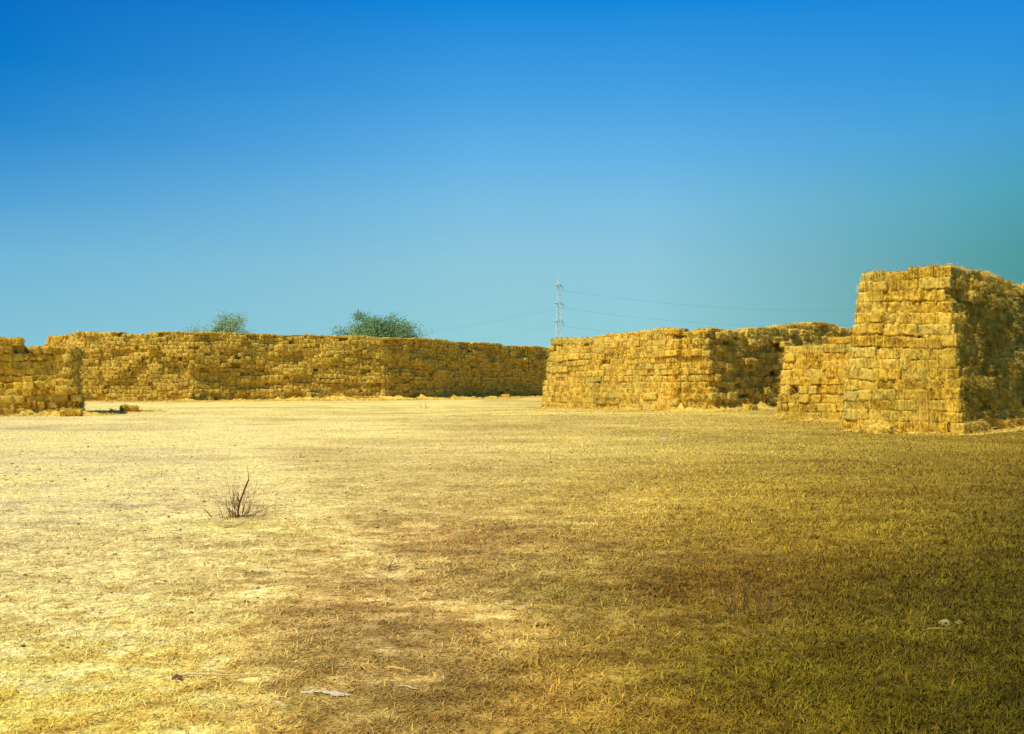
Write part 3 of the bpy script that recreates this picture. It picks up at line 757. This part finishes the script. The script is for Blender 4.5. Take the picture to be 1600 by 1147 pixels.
adir = Vector((.62, .78, 0)).normalized()                      # arms stand across the line, seen nearly end-on
for (py, aw) in ARMS:
    z = world_z(py); mb = MB()
    for s in (-1, 1):
        tip = adir * aw * s; 
        for o_ in (-.35, .35):
            off = Vector((-adir.y, adir.x, 0)) * o_
            mb.tube([off + Vector((0, 0, z)), tip + Vector((0, 0, z))], .13, 4)
            mb.tube([off + Vector((0, 0, z + 1.2)), tip + Vector((0, 0, z))], .10, 4)
    arm = mb.build('crossarm', M_STEEL, pyl)
    for s in (-1, 1):
        tip = adir * aw * s; ib = MB()
        ib.tube([tip + Vector((0, 0, z - .1 - .16 * i)) for i in range(9)], [.07 + .11 * (i % 2) for i in range(9)], 6)
        ib.build('insulator', M_STEEL, arm)
        attach.append((tip.x + PX, tip.y + PD, z - 1.4))
names = ['upper', 'middle', 'lower']
for i, (ax_, ay_, az_) in enumerate(attach):
    lv = i // 2; mb = MB(); pts = []
    # towards the next pylon on the left, far off behind the back wall, and on the right behind the tall stack
    L = (gx(330, 820.) + (ax_ - PX), 820. + (ay_ - PD), az_ - 3.); Rr = (gx(1430, 470.) + (ax_ - PX), 470. + (ay_ - PD), az_ - 1.5)
    for e, sgn in ((L, -1), (Rr, 1)):
        seg = []
        for k in range(41):
            t = k / 40; sg = 4 * t * (1 - t) * (6.0 if sgn < 0 else 4.5)
            seg.append((ax_ + (e[0] - ax_) * t, ay_ + (e[1] - ay_) * t, az_ + (e[2] - az_) * t - sg))
        mb.tube(seg, .024 if sgn > 0 else .05, 4)
    o = mb.build('power_line', M_CABLE)
    tag(o, f"thin sagging power line strung from the {names[lv]} crossarm of the pylon", 'power line', f'power lines on the {names[lv]} crossarm')

# ------------------------------------------------------------------ sky, sun, camera
SUN_DIR = Vector((-.775, -.632, 0)).normalized(); EL = math.radians(52.5)
sun_v = Vector((SUN_DIR.x * math.cos(EL), SUN_DIR.y * math.cos(EL), math.sin(EL)))
W = bpy.data.worlds.new('World'); S.world = W; W.use_nodes = True
nt = W.node_tree; g = N(nt); bg = nt.nodes['Background']
sky = g.n('ShaderNodeTexSky', sky_type='NISHITA'); sky.sun_disc = False; sky.sun_elevation = EL
sky.sun_rotation = math.atan2(SUN_DIR.x, SUN_DIR.y); sky.air_density = 1.2; sky.dust_density = .6
tc = g.n('ShaderNodeTexCoord'); sp = g.n('ShaderNodeSeparateXYZ'); g.l(tc.outputs['Generated'], sp.inputs[0])
elev = g.math('ARCSINE', sp.outputs[2]); ef = g.math('DIVIDE', elev, math.radians(90), clamp=True)
azm = g.math('ARCTAN2', sp.outputs[0], sp.outputs[1])
def epos(py): return math.degrees(math.atan((HOR - py) / F)) / 90
def skyramp(stops, top=(10, 84, 170)):
    s = [(0.0, tuple(lin(stops[0][1])))] + [(epos(py), tuple(lin(c))) for py, c in stops[1:]] + [(.45, tuple(lin(top)))]
    return g.ramp(ef, s, 'LINEAR')
rl = skyramp([(601, (140, 205, 222)), (510, (128, 192, 214)), (420, (112, 182, 216)), (330, (78, 160, 214)), (240, (38, 138, 208)), (140, (0, 122, 202)), (0, (0, 104, 192))], (0, 66, 150))
rc = skyramp([(601, (152, 212, 218)), (510, (146, 205, 216)), (420, (142, 200, 218)), (330, (126, 192, 226)), (240, (98, 178, 230)), (140, (66, 160, 226)), (0, (12, 136, 220))])
rr2 = skyramp([(601, (66, 140, 134)), (510, (68, 146, 140)), (420, (68, 148, 150)), (330, (72, 160, 180)), (240, (66, 158, 210)), (140, (42, 146, 220)), (0, (4, 130, 218))])
def sstep(a, b):
    mr = g.n('ShaderNodeMapRange', interpolation_type='LINEAR'); mr.inputs[1].default_value = a; mr.inputs[2].default_value = b; g.l(azm, mr.inputs[0]); return mr.outputs[0]
c1 = g.mix(sstep(math.radians(-27.5), math.radians(-2)), rl, rc)
c2 = g.mix(sstep(math.radians(8), math.radians(29)), c1, rr2)
K = .1
vm = g.n('ShaderNodeVectorMath', operation='SCALE'); vm.inputs['Scale'].default_value = 1 / K; g.l(c2, vm.inputs[0])
fin = g.mix(.985, sky.outputs[0], vm.outputs[0])
g.l(fin, bg.inputs['Color']); bg.inputs['Strength'].default_value = K

sl = bpy.data.lights.new('sun', 'SUN'); sl.energy = 5.0; sl.angle = math.radians(.53); sl.color = (1., .955, .84)
so = bpy.data.objects.new('sun', sl); COL.objects.link(so); so.rotation_euler = (-sun_v).to_track_quat('-Z', 'Y').to_euler(); so.location = (-20, -20, 40)

cd = bpy.data.cameras.new('camera'); cam = bpy.data.objects.new('camera', cd); COL.objects.link(cam)
cd.sensor_width = 36; cd.lens = 36 * F / 1600; cd.clip_end = 8000; cd.clip_start = .05
cam.location = (0, 0, EYE); cam.rotation_euler = (math.radians(90 + math.degrees(math.atan((HOR - 573.5) / F))), 0, 0)
S.camera = cam
S.view_settings.view_transform = 'Standard'; S.view_settings.look = 'None'; S.view_settings.exposure = 0; S.view_settings.gamma = 1
